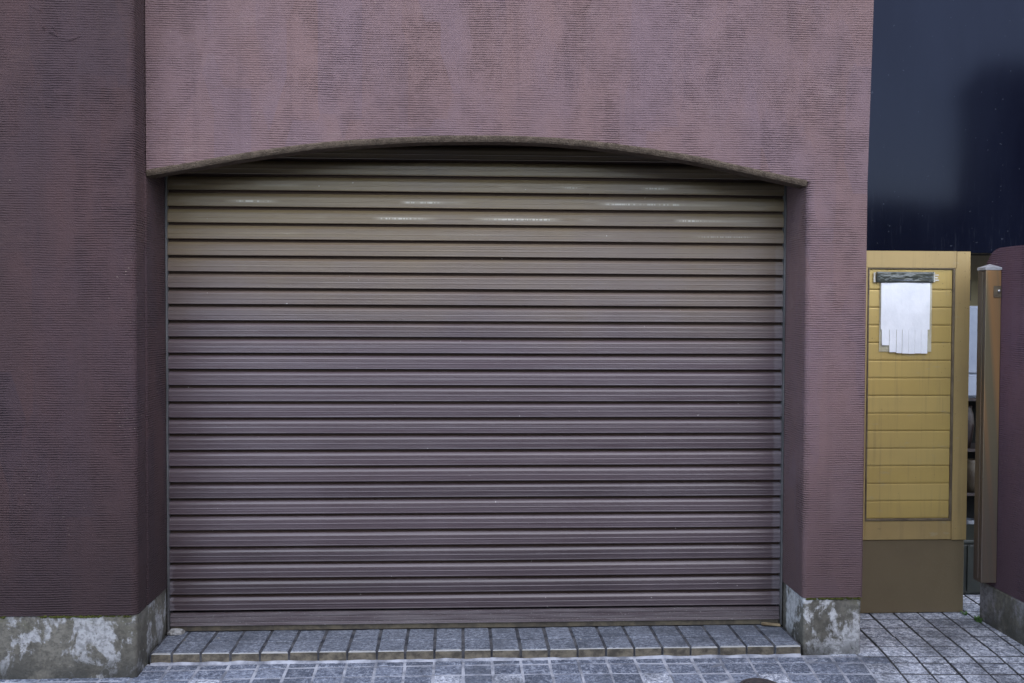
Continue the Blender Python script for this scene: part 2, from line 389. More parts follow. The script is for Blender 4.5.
# one sheet to the horizon, gently following the paving
bm = bmesh.new()
ys = [-600, -40, -8, -1.6, 0.0, 6, 40, 600]
xs = [-600, -40, -6, 0, 4, 8, 40, 600]
grid = [[bm.verts.new((x, y, street_z(x, y)-0.045)) for x in xs] for y in ys]
for j in range(len(ys)-1):
    for i in range(len(xs)-1): bm.faces.new((grid[j][i], grid[j][i+1], grid[j+1][i+1], grid[j+1][i]))
structure(finish('ground', bm, M['asphalt']))

# lay-out of the joints
def interp(tab, x):
    if x <= tab[0][0]: return tab[0][1]
    for (a, b), (c, d) in zip(tab, tab[1:]):
        if x <= c: return b+(d-b)*(x-a)/(c-a)
    return tab[-1][1]
ROW1 = [(0.1, -0.014), (1.35, -0.012), (2.4, -0.014), (3.0, -0.02), (3.35, -0.034), (4.2, -0.06)]
ROW2 = [(0.1, -0.078), (0.8, -0.064), (1.35, -0.060), (1.9, -0.062), (2.43, -0.076), (3.0, -0.090), (3.4, -0.108), (4.2, -0.14)]
ROW3 = [(0.1, -0.178), (1.35, -0.168), (1.9, -0.173), (2.4, -0.188), (3.33, -0.226), (4.2, -0.27)]
def row_y(k, x):
    # 0 = line at the facade, 1 = foot of the narrow course, then square courses towards the road
    if k == 0: return interp(ROW1, x)
    if k == 1: return interp(ROW2, x)
    if k == 2: return interp(ROW3, x)
    if k > 2: return interp(ROW3, x) - 0.128*(k-2)
    return interp(ROW1, x) + 0.1425*(-k)
GX0 = 2.186; GP = 0.1303
def skew(x):
    t = min(max((x-2.3)/1.0, 0), 1); return 0.085*t*t*(3-2*t)
def col_x(i, y):
    x = GX0+GP*i; return x+skew(x)*y

def tile(bm, lay_t, lay_w, lay_r, c, z_of, joint, dz, tint, bev=0.006, depth=0.03, jit=0.0015, dirty=False):
    """one paving block with rounded arrises; c = four corners (x, y) counter-clockwise"""
    cx = sum(p[0] for p in c)/4; cy = sum(p[1] for p in c)/4
    def shrink(d):
        out = []
        for px, py in c:
            sx = d if px > cx else -d; sy = d if py > cy else -d
            out.append((px-sx, py-sy))
        return out
    j0 = joint/2
    jx = [random.uniform(-jit, jit) for _ in range(8)]
    a = [(p[0]+jx[2*i], p[1]+jx[2*i+1]) for i, p in enumerate(shrink(j0))]
    b = [(p[0]+jx[2*i], p[1]+jx[2*i+1]) for i, p in enumerate(shrink(j0+bev*0.35))]
    t = [(p[0]+jx[2*i], p[1]+jx[2*i+1]) for i, p in enumerate(shrink(j0+bev))]
    tl = [random.uniform(-0.0012, 0.0012) for _ in range(4)]
    V0 = [bm.verts.new((x, y, z_of(x, y)-depth)) for x, y in a]
    V1 = [bm.verts.new((x, y, z_of(x, y)-bev*0.7+dz)) for x, y in a]
    V2 = [bm.verts.new((x, y, z_of(x, y)-bev*0.2+dz)) for x, y in b]
    V3 = [bm.verts.new((x, y, z_of(x, y)+dz+tl[i])) for i, (x, y) in enumerate(t)]
    fs = [bm.faces.new(V3)]
    for A, B in ((V0, V1), (V1, V2), (V2, V3)):
        for i in range(4): fs.append(bm.faces.new((A[i], A[(i+1) % 4], B[(i+1) % 4], B[i])))
    for f in fs: f[lay_t] = tint
    if dirty:
        for f in fs[1:9]: f[lay_r] = 1.0
    return fs
def layers(bm):
    return [bm.faces.layers.float.new(n) for n in ('tint', 'worn', 'riser')]

def near_pier(cx, cy):
    if cx < 0.02 and cy > -PIER-0.01: return True
    if cy > -0.012 and cx < XR: return True
    return False
# street paving and granite paving in front of the gate
bmA = bmesh.new(); LA = layers(bmA); bmB = bmesh.new(); LB = layers(bmB)
for i in range(-44, 34):
    for k in range(-9, 24):
        xm = GX0+GP*(i+0.5)
        y1 = row_y(k, xm); y0 = row_y(k+1, xm)
        ym = (y0+y1)/2
        if k >= 0 and near_pier(xm, ym) and not (xm < 0.02 and y0 < -PIER): continue
        if k < 0 and xm < XR-0.10: continue
        if k < 0 and xm > 4.55 and ym > 0.6: pass
        c = []
        for (ii, kk) in ((i, k+1), (i+1, k+1), (i+1, k), (i, k)):
            xx = GX0+GP*ii
            yy = row_y(kk, xx); c.append((col_x(ii, yy), yy))
        gran = (k < 0) or (xm > 3.2+0.08*random.random() and k >= 0) or (k >= 2 and xm > 2.75 and random.random() < 0.6) or (k >= 2 and random.random() < 0.12)
        tint = random.random()**1.3
        if k == 0 and xm < 3.3: tint *= 0.25; gran = False
        if gran: tile(bmB, *LB, c, street_z, 0.0082, random.uniform(-.001, .001), random.random(), dirty=xm > 3.15, bev=0.005)
        else: tile(bmA, *LA, c, street_z, 0.010 if xm < 3.2 else 0.009, random.uniform(-.0012, .0012), tint)
structure(finish('street_pavement', bmA, M['paver_blue']))
structure(finish('gate_pavement', bmB, M['paver_granite']))
# mortar bed in the joints
def bed(name, x0, x1, y0, y1, dz, mat):
    bm = bmesh.new(); n = 60
    ny = max(2, int((y1-y0)/0.05))
    g = [[bm.verts.new((x0+(x1-x0)*i/n, y0+(y1-y0)*j/ny, street_z(0, y0+(y1-y0)*j/ny)+dz+0.0015*mnoise.noise((i*0.9, j*0.9, 2.0)))) for i in range(n+1)] for j in range(ny+1)]
    for j in range(ny):
        for i in range(n): bm.faces.new((g[j][i], g[j][i+1], g[j+1][i+1], g[j+1][i]))
    return structure(finish(name, bm, mat))
bed('street_mortar', -3.6, 3.25, -3.1, 0.0, -0.0022, M['grout_pale'])
bed('gate_joint_sand', 3.255, 6.6, -3.1, 1.6, -0.0055, M['grout_dark'])

# paved step in front of the shutter (top 47 mm above the street)
bm = bmesh.new(); LS = layers(bm)
ZS = 0.020
STEPF = [(0.05, -0.004), (0.7, -0.004), (1.45, -0.008), (2.0, -0.010), (2.95, -0.010)]
def step_z(x, y): return ZS
for i in range(-18, 8):
    xa, xb = GX0+GP*i, GX0+GP*(i+1)
    xa = max(xa, 0.008); xb = min(xb, W-0.006)
    if xb-xa < 0.03: continue
    for (ya, yb) in ((0.142, 0.318), (None, 0.142)):
        y_l = interp(STEPF, xa) if ya is None else ya
        y_r = interp(STEPF, xb) if ya is None else ya
        c = [(xa, y_l), (xb, y_r), (xb, yb), (xa, yb)]
        jt = random.uniform(0.008, 0.013)
        c2 = [(xa, y_l-jt/2+0.002), (xb, y_r-jt/2+0.002), (xb, yb+0.004), (xa, yb+0.004)]
        fs = tile(bm, *LS, c2, step_z, jt, random.uniform(-.0015, .0015), random.random()*0.8, bev=0.008, depth=0.060 if ya is None else 0.02)
        if ya is None:
            for f in fs:
                n = f.normal if f.normal.length else None
                f.normal_update()
                cen = f.calc_center_median()
                front = cen.y < min(y_l, y_r)+0.008
                if front and cen.z < ZS-0.010: f[LS[2]] = 1.0
                elif front and cen.z < ZS-0.0003: f[LS[1]] = 0.9
structure(finish('paved_step', bm, M['paver_step']))
bm = bmesh.new(); box(bm, 0.004, W-0.004, 0.003, 0.36, STREET-0.03, ZS-0.003)
structure(finish('step_mortar', bm, M['grout_mid']))
# smeared mortar fillet along the foot of the step
bm = bmesh.new(); N = 150
prev = None
for q in range(N+1):
    x = 0.01+(W-0.02)*q/N; y = interp(STEPF, x)-0.001
    wv = 0.009+0.005*mnoise.noise((x*9, 0.3, 0)); hv = 0.007+0.006*mnoise.noise((x*14, 4.3, 0))
    cur = [bm.verts.new((x, y+0.004, STREET+hv)), bm.verts.new((x, y-wv*0.5, STREET+hv*0.55)), bm.verts.new((x, y-wv, STREET-0.004))]
    if prev:
        bm.faces.new((prev[0], cur[0], cur[1], prev[1])); bm.faces.new((prev[1], cur[1], cur[2], prev[2]))
    prev = cur
structure(finish('step_mortar_fillet', bm, M['grout_pale'], smooth=True))

# ------------------------------------------------------------------ garage building
gar = thing('garage_building', (1.5, 0.0, STREET), 'plum combed-stucco garage front with a shallow arch over its closed brown roller shutter', 'garage')
ZT = 4.3
ARCH = [(0.003, 2.166), (0.10, 2.184), (0.21, 2.204), (0.414, 2.243), (0.676, 2.284), (0.85, 2.304), (1.038, 2.318), (1.22, 2.329), (1.403, 2.334), (1.60, 2.336), (1.772, 2.331), (1.96, 2.319), (2.143, 2.299), (2.31, 2.277), (2.472, 2.251), (2.64, 2.217), (2.80, 2.184), (2.967, 2.150)]
def smooth_arch():
    out = []
    for q in range(len(ARCH)-1):
        p0 = ARCH[max(q-1, 0)]; p1 = ARCH[q]; p2 = ARCH[q+1]; p3 = ARCH[min(q+2, len(ARCH)-1)]
        for t in (0, 0.33, 0.66):
            h = [0.5*((2*p1[a])+(-p0[a]+p2[a])*t+(2*p0[a]-5*p1[a]+4*p2[a]-p3[a])*t*t+(-p0[a]+3*p1[a]-3*p2[a]+p3[a])*t**3) for a in (0, 1)]
            out.append(tuple(h))
    out.append(ARCH[-1]); return out
arch = smooth_arch()
LT = 0.105     # thickness of the arch wall
# front wall: spandrel over the arch as vertical strips + right pier, rounded corners
bm = bmesh.new()
fr, bk = [], []
cols = [(x, z) for x, z in arch]
bev = 0.007
tops_f = [bm.verts.new((x, 0, ZT)) for x, z in cols]
f0 = [bm.verts.new((x, 0, z+bev)) for x, z in cols]
f1 = [bm.verts.new((x, bev, z)) for x, z in cols]
b0 = [bm.verts.new((x, LT, z)) for x, z in cols]
tops_b = [bm.verts.new((x, LT, ZT)) for x, z in cols]
for i in range(len(cols)-1):
    for A, B in ((tops_f, f0), (b0, tops_b)):
        bm.faces.new((A[i], A[i+1], B[i+1], B[i]))
spandrel = bm
finish('facade_wall', spandrel, M['stucco'], gar)
bm = bmesh.new()
# arch soffit edge, a little ragged
N = len(cols)
g = []
for i, (x, z) in enumerate(cols):
    r = 0.0025*mnoise.noise((x*17, 1, 1))
    g.append([bm.verts.new(v) for v in ((x, 0.0, z+bev), (x, -0.0015, z+r), (x, 0.0015, z-0.012+r*0.5), (x, 0.007, z-0.020+r*0.7), (x, LT, z-0.019))])
for i in range(N-1):
    for j in range(4): bm.faces.new((g[i][j], g[i+1][j], g[i+1][j+1], g[i][j+1]))
finish('arch_soffit', bm, M['edge'], gar)
# right pier: plan outline with rounded arrises
def plan_prism(name, pts, z0, z1, mat, parent, ztop_lean=0.0):
    bm = bmesh.new(); prism(bm, pts, 'z', z0, z1); return finish(name, bm, mat, parent)
def corner(cx, cy, r, a0, a1, n=5):
    return [(cx+r*math.cos(R(a0+(a1-a0)*i/n)), cy+r*math.sin(R(a0+(a1-a0)*i/n))) for i in range(n+1)]
rr = 0.022
right_plan = corner(W+rr, rr, rr, 180, 270) + corner(XR-0.012, 0.012, 0.012, 270, 360) + [(XR, 3.5), (W+0.12, 3.5), (W+0.12, D+0.05), (W, D+0.05)]
zc = 2.150
bm = bmesh.new(); prism(bm, right_plan, 'z', ZP, zc)
# above the springing the pier is flush with the spandrel
right_up = [(W-0.002, 0.0)] + corner(XR-0.012, 0.012, 0.012, 270, 360) + [(XR, 3.5), (W+0.12, 3.5), (W+0.12, D+0.05), (W-0.002, D+0.05)]
nv = len(bm.verts)
prism(bm, right_up, 'z', zc, ZT)
bm.verts.ensure_lookup_table()
for v in bm.verts[nv:]:
    if v.co.z > ZT-0.01 and v.co.x > W+0.15: v.co.x += 0.048      # the wall is a little out of plumb
pr = finish('right_pier', bm, M['stucco'], gar); pr.name = 'pier'
# left: the pier that stands proud and the jamb behind it, with an open joint between
rp = 0.028
left_plan = [(-3.2, -PIER)] + corner(-rp-0.002, -PIER+rp, rp, 270, 360, 6) + [(-0.002, -0.018), (-0.006, -0.014), (-0.04, -0.014), (-0.04, 0.0), (-3.2, 0.0)]
bm = bmesh.new(); prism(bm, left_plan, 'z', ZP, ZT)
# plaster scars near the top
def scar(pts, r):
    ring = []
    for q, (x, z) in enumerate(pts):
        w = r*math.sin(math.pi*(q+0.35)/(len(pts)-0.3))
        ring.append([bm.verts.new((x+0.0, -PIER+0.002-w*0.7*max(0, math.sin(a)), z+w*math.cos(a))) for a in [math.pi*s/4 for s in range(5)]])
    for a, b in zip(ring, ring[1:]):
        for s in range(4): bm.faces.new((a[s], a[s+1], b[s+1], b[s]))
scar([(-0.360, 2.725), (-0.347, 2.73), (-0.334, 2.727), (-0.323, 2.718), (-0.313, 2.708)], 0.0119)
scar([(-0.290, 2.694), (-0.275, 2.698), (-0.255, 2.703), (-0.235, 2.711), (-0.210, 2.716)], 0.0085)
scar([(-0.385, 2.76), (-0.375, 2.748), (-0.373, 2.735)], 0.0119)
scar([(-0.345, 2.76), (-0.333, 2.748), (-0.328, 2.735), (-0.335, 2.725)], 0.0085)
scar([(-0.445, 2.84), (-0.415, 2.832), (-0.385, 2.82), (-0.370, 2.80)], 0.0068)
pl = finish('pier', bm, M['stucco_dark'], gar); pl['label'] = 'darker plum pier standing forward at the left, with rounded corner'
bm = bmesh.new(); prism(bm, corner(-0.010, 0.011, 0.010, 270, 360, 4)+[(0.0, D+0.05), (-0.14, D+0.05), (-0.14, 3.5), (-0.5, 3.5), (-0.5, 0.001)], 'z', ZP, ZT)
finish('jamb', bm, M['stucco_dark'], gar)
# plinths
pin = 0.004
bm = bmesh.new()
prism(bm, [(-3.2, -PIER+pin)] + corner(-0.02, -PIER+pin+0.014, 0.014, 270, 360, 4) + [(-0.006, D+0.04), (-3.2, D+0.04)], 'z', -0.16, ZP)
p1 = finish('plinth', bm, M['concrete'], gar); p1['label'] = 'stained concrete footing with white blotches under the left pier'
bm = bmesh.new()
prism(bm, corner(W+0.018, 0.018, 0.012, 180, 270, 4) + corner(XR-0.020, 0.022, 0.016, 270, 360, 4) + [(XR-0.004, 3.5), (W+0.006, 3.5)], 'z', -0.16, ZP)
p2 = finish('plinth', bm, M['concrete_pale'], gar); p2['label'] = 'small lime-streaked concrete footing under the right pier'
# moss along the tops of the plinths
def moss(parent, x0, x1, y, z, n, seed, dens):
    bm = bmesh.new(); rnd = random.Random(seed)
    for q in range(n):
        x = rnd.uniform(x0, x1)
        if mnoise.noise((x*5, seed, 0))+0.25 < rnd.random()*(1-dens): continue
        r = rnd.uniform(0.002, 0.006)
        m = Matrix.Translation((x, y+rnd.uniform(-0.002, 0.001), z+rnd.uniform(-0.007, 0.001)))@Matrix.Diagonal((r*1.8, 0.003, r, 1))
        bmesh.ops.create_icosphere(bm, subdivisions=1, radius=1, matrix=m)
    finish('moss', bm, M['moss'], parent)['kind'] = 'stuff'
moss(p1, -1.3, -0.03, -PIER+0.003, ZP, 620, 3, 0.6)
moss(p2, W+0.02, XR-0.01, 0.003, ZP, 130, 5, 0.7)
# dark interior behind the shutter, ceiling and roof
bm = bmesh.new()
box(bm, -0.12, W+0.1, D+0.06, D+0.075, 0.0, ZT-0.01)
finish('shutter_recess', bm, M['black'], gar)
bm = bmesh.new(); box(bm, 0.001, W-0.001, LT+0.002, D+0.058, 2.62, 2.66)
finish('housing_ceiling', bm, M['black'], gar)
bm = bmesh.new(); box(bm, 0.0005, W-0.0005, LT+0.0015, LT+0.004, 2.26+0.09, 2.62)
finish('lintel_back', bm, M['black'], gar)
bm = bmesh.new(); box(bm, -3.3, XR+0.06, -PIER-0.06, 3.6, ZT+0.002, ZT+0.16, 0.01)
finish('roof_slab', bm, M['concrete_dark'], gar)
bm = bmesh.new(); box(bm, -3.2, XR, 3.502, 3.6, -0.1, ZT)
finish('rear_wall', bm, M['stucco_dark'], gar)

# roller shutter -----------------------------------------------------
# profile of one slat, from its lower lip upwards: (height share, out from the plane, grime)
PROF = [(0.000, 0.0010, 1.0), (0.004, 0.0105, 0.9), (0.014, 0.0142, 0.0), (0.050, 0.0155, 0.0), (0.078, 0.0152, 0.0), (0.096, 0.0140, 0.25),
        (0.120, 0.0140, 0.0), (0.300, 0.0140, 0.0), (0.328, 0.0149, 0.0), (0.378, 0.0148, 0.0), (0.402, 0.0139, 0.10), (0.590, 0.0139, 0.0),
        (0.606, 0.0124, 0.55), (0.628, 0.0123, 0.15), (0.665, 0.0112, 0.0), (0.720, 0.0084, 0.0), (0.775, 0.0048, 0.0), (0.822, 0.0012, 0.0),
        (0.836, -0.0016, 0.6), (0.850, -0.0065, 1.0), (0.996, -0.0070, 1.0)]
NX = 40
bm = bmesh.new()
lt = bm.faces.layers.float.new('tint'); lg = bm.faces.layers.float.new('grime')
nsl = 30
prev = None; prevg = 0
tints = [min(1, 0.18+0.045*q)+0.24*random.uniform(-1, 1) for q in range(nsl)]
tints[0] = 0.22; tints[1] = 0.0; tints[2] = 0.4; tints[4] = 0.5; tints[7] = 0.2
x_a, x_b = 0.0092, W-0.0097
for s in range(nsl):
    dy = random.uniform(-0.0012, 0.0012); tl = random.uniform(-0.0008, 0.0008)
    for hz, out, gm in PROF:
        row = []
        for i in range(NX+1):
            x = x_a+(x_b-x_a)*i/NX
            wv = 0.0007*mnoise.noise((x*2.1, s*3.3, 0.0))
            zv = 0.0012*mnoise.noise((x*0.8, s*1.7, 5.0)) - 0.0007*(x-1.5)
            row.append(bm.verts.new((x, D-out-dy-wv-tl*hz, ZL+0.001+(s+hz)*PITCH+zv)))
        if prev:
            for i in range(NX):
                f = bm.faces.new((prev[i], prev[i+1], row[i+1], row[i]))
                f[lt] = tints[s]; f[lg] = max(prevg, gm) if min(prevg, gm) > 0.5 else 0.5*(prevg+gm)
        prev = row; prevg = gm
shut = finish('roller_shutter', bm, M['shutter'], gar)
shut['label'] = 'closed brown steel roller shutter of thirty narrow slats'
# bottom rail: ribbed bar with a pale lip
bm = bmesh.new()
bp = [(D+0.012, ZL-0.006-0.004), (D-0.006, ZL-0.006-0.004), (D-0.0135, ZL-0.006-0.008), (D-0.0145, ZL-0.006-0.020), (D-0.0115, ZL-0.006-0.022), (D-0.0115, ZL-0.006-0.026), (D-0.0150, ZL-0.006-0.028),
      (D-0.0155, ZL-0.006-0.047), (D-0.012, ZL-0.006-0.050), (D-0.014, ZL-0.006-0.053), (D-0.021, ZL-0.006-0.0555), (D-0.022, ZL-0.006-0.063), (D-0.010, ZL-0.006-0.065), (D+0.012, ZL-0.006-0.065)]
prism(bm, bp, 'x', 0.012, W-0.012)
finish('bottom_bar', bm, M['bottom_bar'], shut)
bm = bmesh.new(); box(bm, 0.014, W-0.014, D-0.013, D+0.004, ZS+0.004, ZL-0.006-0.066)
finish('gap_strip', bm, M['strip'], shut)  # added brown strip standing in for the dirty, shadowed gap under the bar
for a, b in ((0.0012, 0.011), (W-0.024, W-0.0012)):
    bm = bmesh.new()
    right = a > 1
    if right: box(bm, W-0.0095, W-0.0012, D-0.028, D+0.04, ZS+0.002, 2.60, 0.0012, 1)
    else: box(bm, 0.0012, 0.0090, D-0.028, D+0.04, ZS+0.002, 2.60, 0.0012, 1)
    finish('guide_rail', bm, M['rail'], shut)

# ------------------------------------------------------------------ loose bits on the step
def rock(name, c, r, sx, sy, sz, seed, mat, sub=3, rot=0.0):
    bm = bmesh.new()
    bmesh.ops.create_icosphere(bm, subdivisions=sub, radius=1)
    for v in bm.verts:
        n = mnoise.noise(v.co*1.5+Vector((seed, 0, 0)))*0.32+mnoise.noise(v.co*3.7+Vector((seed, 3, 0)))*0.14
        v.co = v.co*(1+n)
        if v.co.z < -0.45: v.co.z = -0.45
        v.co = Vector((v.co.x*sx*r, v.co.y*sy*r, v.co.z*sz*r))
    bmesh.ops.rotate(bm, verts=bm.verts[:], cent=(0, 0, 0), matrix=Matrix.Rotation(rot, 3, 'Z'))
    bmesh.ops.translate(bm, verts=bm.verts[:], vec=c)
    return finish(name, bm, mat)
tag(rock('stone', (0.046, 0.272, ZS+0.0095), 0.03, 1.25, 0.7, 0.62, 4.4, M['stone'], rot=0.15), 'flat grey rubble stone lying in the left corner under the shutter', 'stone')
bm = bmesh.new()
box(bm, -0.045, 0.045, -0.016, 0.016, 0, 0.011, 0.003, 1)
bmesh.ops.subdivide_edges(bm, edges=bm.edges[:], cuts=2)
for v in bm.verts: v.co += Vector((mnoise.noise(v.co*60)*0.004, mnoise.noise(v.co*45+Vector((3, 3, 3)))*0.004, mnoise.noise(v.co*50+Vector((9, 0, 0)))*0.0025))
bmesh.ops.transform(bm, verts=bm.verts[:], matrix=Matrix.Translation((W-0.060, 0.288, ZS+0.004))@Matrix.Rotation(R(-6), 4, 'Z')@Matrix.Rotation(R(2), 4, 'Y'))
tag(finish('wood_offcut', bm, M['woodscrap']), 'rotten brown offcut of wood in the right corner under the shutter', 'wood scrap')
for q, (x, y, r, lab) in enumerate(((0.262, 0.205, 0.0052, 'tiny pale pebble on the left end of the step'), (0.115, 0.175, 0.004, 'tiny pebble between stone and step edge'), (1.955, 0.12, 0.004, 'tiny pebble near the middle of the step'))):
    tag(rock('pebble', (x, y, ZS+r*0.4), r, 1.2, 0.9, 0.7, 9+q, M['stone'], 2), lab, 'pebble', 'pebbles on the step')
# round iron valve cover let into the paving
vc = thing('valve_cover', (2.672, -0.345, street_z(0, -0.345)), 'round dark iron valve cover set in the paving at the bottom edge', 'valve cover')
sl = math.atan(0.06)
def tilted(bm): bmesh.ops.rotate(bm, verts=bm.verts[:], cent=(2.672, -0.345, street_z(0, -0.345)), matrix=Matrix.Rotation(sl, 3, 'X'))
bm = bmesh.new(); lathe(bm, [(0.088, -0.02), (0.088, 0.0045), (0.084, 0.006), (0.074, 0.006), (0.074, 0.0022)], 2.672, -0.345, street_z(0, -0.345), 40); tilted(bm)
finish('rim', bm, M['iron'], vc)
bm = bmesh.new(); lathe(bm, [(0.071, 0.002), (0.071, 0.0055), (0.069, 0.0065)], 2.672, -0.345, street_z(0, -0.345), 40)
for q in range(-3, 4):
    h = math.sqrt(0.06**2-(q*0.017)**2)
    box(bm, 2.672-h, 2.672+h, -0.345+q*0.017-0.004, -0.345+q*0.017+0.004, street_z(0, -0.345)+0.006, street_z(0, -0.345)+0.009)
tilted(bm); finish('lid', bm, M['iron'], vc)

# ------------------------------------------------------------------ side gate
GY = 0.62; GL = 3.40; GR = 4.049
gate = thing('side_gate', (3.72, GY, STREET), 'gold boarded metal gate leaf with brown kick panel beside the garage', 'gate')
ft = 0.034
def gbox(name, mat, x0, x1, y0, y1, z0, z1, bev=0.002, label=None):
    bm = bmesh.new(); box(bm, x0, x1, y0, y1, z0, z1, bev, 1); o = finish(name, bm, mat, gate)
    if label: o['label'] = label
    return o
TOP = 1.877; RAILB = 1.790; LOWT = 0.463; LOWB = 0.364
# stiles and rails with mitred tops
bm = bmesh.new()
prism(bm, [(GL, TOP), (3.9765, TOP), (3.9765, RAILB), (GL, RAILB)], 'y', GY, GY+ft)
finish('top_rail', bm, M['gold'], gate)
bm = bmesh.new()
prism(bm, [(GR, TOP-0.001), (GR, LOWB), (3.970, LOWB), (3.970, RAILB-0.001), (3.9775, RAILB-0.001), (3.9775, TOP-0.001)], 'y', GY-0.0025, GY+ft-0.002)
finish('stile', bm, M['gold'], gate)
gbox('stile', M['gold'], GL, 3.505, GY-0.002, GY+ft-0.002, LOWB, RAILB-0.001)
gbox('bottom_rail', M['gold'], 3.506, 3.969, GY, GY+ft, LOWB+0.001, LOWT)
# beads around the boarding
bm = bmesh.new()
box(bm, 3.506, 3.513, GY-0.004, GY+0.02, LOWT+0.001, RAILB-0.003, 0.001, 1)
box(bm, 3.957, 3.9685, GY-0.004, GY+0.02, LOWT+0.001, RAILB-0.003, 0.002, 1)
box(bm, 3.5135, 3.9565, GY-0.004, GY+0.02, RAILB-0.0075, RAILB-0.003, 0.001, 1)
box(bm, 3.5135, 3.9565, GY-0.004, GY+0.02, LOWT+0.002, LOWT+0.014, 0.002, 1)
finish('bead', bm, M['bead'], gate)
# boards: one ribbed sheet
bm = bmesh.new(); lt = bm.faces.layers.float.new('tint')
zj0 = 1.675; pj = (1.675-0.569)/12
zs_ = [RAILB-0.0075]+[zj0-pj*i for i in range(-0, 13)]+[LOWT+0.014]
for a, b in zip(zs_, zs_[1:]):
    t = random.random()
    n0 = len(bm.faces)
    pts = [(GY+0.012, a-0.0004), (GY+0.0075, a-0.0026), (GY+0.0065, a-0.008), (GY+0.0055, b+0.008), (GY+0.0075, b+0.0012), (GY+0.012, b+0.0004)]
    ra = [bm.verts.new((3.514, y, z)) for y, z in pts]; rb = [bm.verts.new((3.956, y, z+random.uniform(-.0004, .0004))) for y, z in pts]
    for i in range(len(pts)-1):
        f = bm.faces.new((ra[i], rb[i], rb[i+1], ra[i+1])); f[lt] = t
finish('board_panel', bm, M['board'], gate)
gbox('backing_panel', M['kick'], 3.515, 3.955, GY+0.020, GY+0.026, LOWT, RAILB)
kp = gbox('kick_panel', M['kick'], 3.41, 4.044, GY+0.008, GY+0.026, STREET+0.004, LOWB-0.001, 0.002)

# paper notice with torn tear-off strips, film behind it and tape above
pn = thing('paper_notice', (3.70, 0.61, 1.34), 'blank white paper notice with ragged tear-off strips taped to the gold gate', 'notice')
bm = bmesh.new()
def sheet(bm, x0, x1, z0, z1, y, amp, seed, n=10, m=10, th=0.0007):
    A = [[None]*(n+1) for _ in range(m+1)]
    for j in range(m+1):
        for i in range(n+1):
            x = x0+(x1-x0)*i/n; z = z0+(z1-z0)*j/m
            A[j][i] = (x, y-amp*(0.5+mnoise.noise((x*11, z*9, seed))), z)
    F = [[bm.verts.new(p) for p in r] for r in A]; B = [[bm.verts.new((p[0], p[1]+th, p[2])) for p in r] for r in A]
    for j in range(m):
        for i in range(n):
            bm.faces.new((F[j][i], F[j][i+1], F[j+1][i+1], F[j+1][i])); bm.faces.new((B[j][i+1], B[j][i], B[j+1][i], B[j+1][i+1]))
    for i in range(n):
        bm.faces.new((F[0][i+1], F[0][i], B[0][i], B[0][i+1])); bm.faces.new((F[m][i], F[m][i+1], B[m][i+1], B[m][i]))
    for j in range(m):
        bm.faces.new((F[j][0], F[j+1][0], B[j+1][0], B[j][0])); bm.faces.new((F[j+1][n], F[j][n], B[j][n], B[j+1][n]))
PY = GY+0.001
sheet(bm, 3.575, 3.834, 1.468, 1.716, PY-0.006, 0.004, 1.0, 14, 12)
xs_ = [3.579, 3.621, 3.657, 3.689, 3.723, 3.757, 3.790, 3.824]
zb = [1.386, 1.350, 1.345, 1.343, 1.342, 1.344, 1.343]
for q in range(7):
    gap = (0.0016, 0.0003, 0.0018, 0.0002, 0.0006, 0.0003, 0.0005)[q]
    sheet(bm, xs_[q]+gap, xs_[q+1]-gap, zb[q], 1.468, PY-0.006, 0.004, 1.0, 4, 8)
finish('paper', bm, M['paper'], pn, smooth=False)
bm = bmesh.new(); sheet(bm, 3.570, 3.848, 1.352, 1.725, PY+0.0015, 0.002, 8.0, 8, 8, 0.0005)
finish('backing_sheet', bm, M['sheet'], pn)
bm = bmesh.new(); sheet(bm, 3.545, 3.852, 1.712, 1.768, PY-0.0095, 0.0018, 12.0, 22, 6, 0.0006)
finish('tape_strip', bm, M['tape'], pn, smooth=True)
bm = bmesh.new()
for (x0, x1, z0, z1) in ((3.534, 3.544, 1.713, 1.765), (3.853, 3.861, 1.716, 1.766), (3.862, 3.880, 1.749, 1.755), (3.862, 3.876, 1.735, 1.742), (3.862, 3.882, 1.722, 1.729)):
    bm = bmesh.new(); sheet(bm, x0, x1, z0, z1, PY-0.004, 0.002, x0*30, 3, 5, 0.0006); finish('tape_residue', bm, M['residue'], pn)

# ------------------------------------------------------------------ garden wall on the right, with the gate post on it
WX = 4.072; WE = 0.515
gw = thing('garden_wall', (4.16, -1.0, STREET), 'low plum stucco wall with rounded top corner along the right edge', 'wall')
# wall outline in (y, z)
pts = [(-3.0, ZP-0.06), (WE, ZP-0.06)] + [(WE-0.15+0.15*math.cos(R(a)), 1.735+0.145*math.sin(R(a))) for a in (0, 15, 30, 45, 60, 75, 90)] + [(-3.0, 1.886)]
bm = bmesh.new(); prism(bm, pts, 'x', WX, WX+0.17)
bmesh.ops.bevel(bm, geom=[e for e in bm.edges if e.calc_length() < 5 and len(e.link_faces) == 2 and e.calc_face_angle(0) > 1.2 and abs(e.verts[0].co.x-e.verts[1].co.x) < 1e-6], offset=0.012, segments=2, affect='EDGES')
finish('wall_body', bm, M['stucco_wall'], gw)
bm = bmesh.new(); box(bm, WX-0.012+0.010, WX+0.18, -3.02, WE-0.004, -0.16, ZP-0.061, 0.008, 2)
finish('plinth', bm, M['concrete_dark'], gw)
gp = thing('gate_post', (4.03, 0.38, 0.2), 'tall square bronze-coloured post with pale pyramid cap fixed to the low plum wall', 'post')
PX0, PX1, PY0, PY1, PZ0, PZ1 = 3.990, WX-0.0015, 0.344, 0.424, 0.206, 1.768
bm = bmesh.new(); box(bm, PX0, PX1, PY0, PY1, PZ0, PZ1, 0.004, 2)
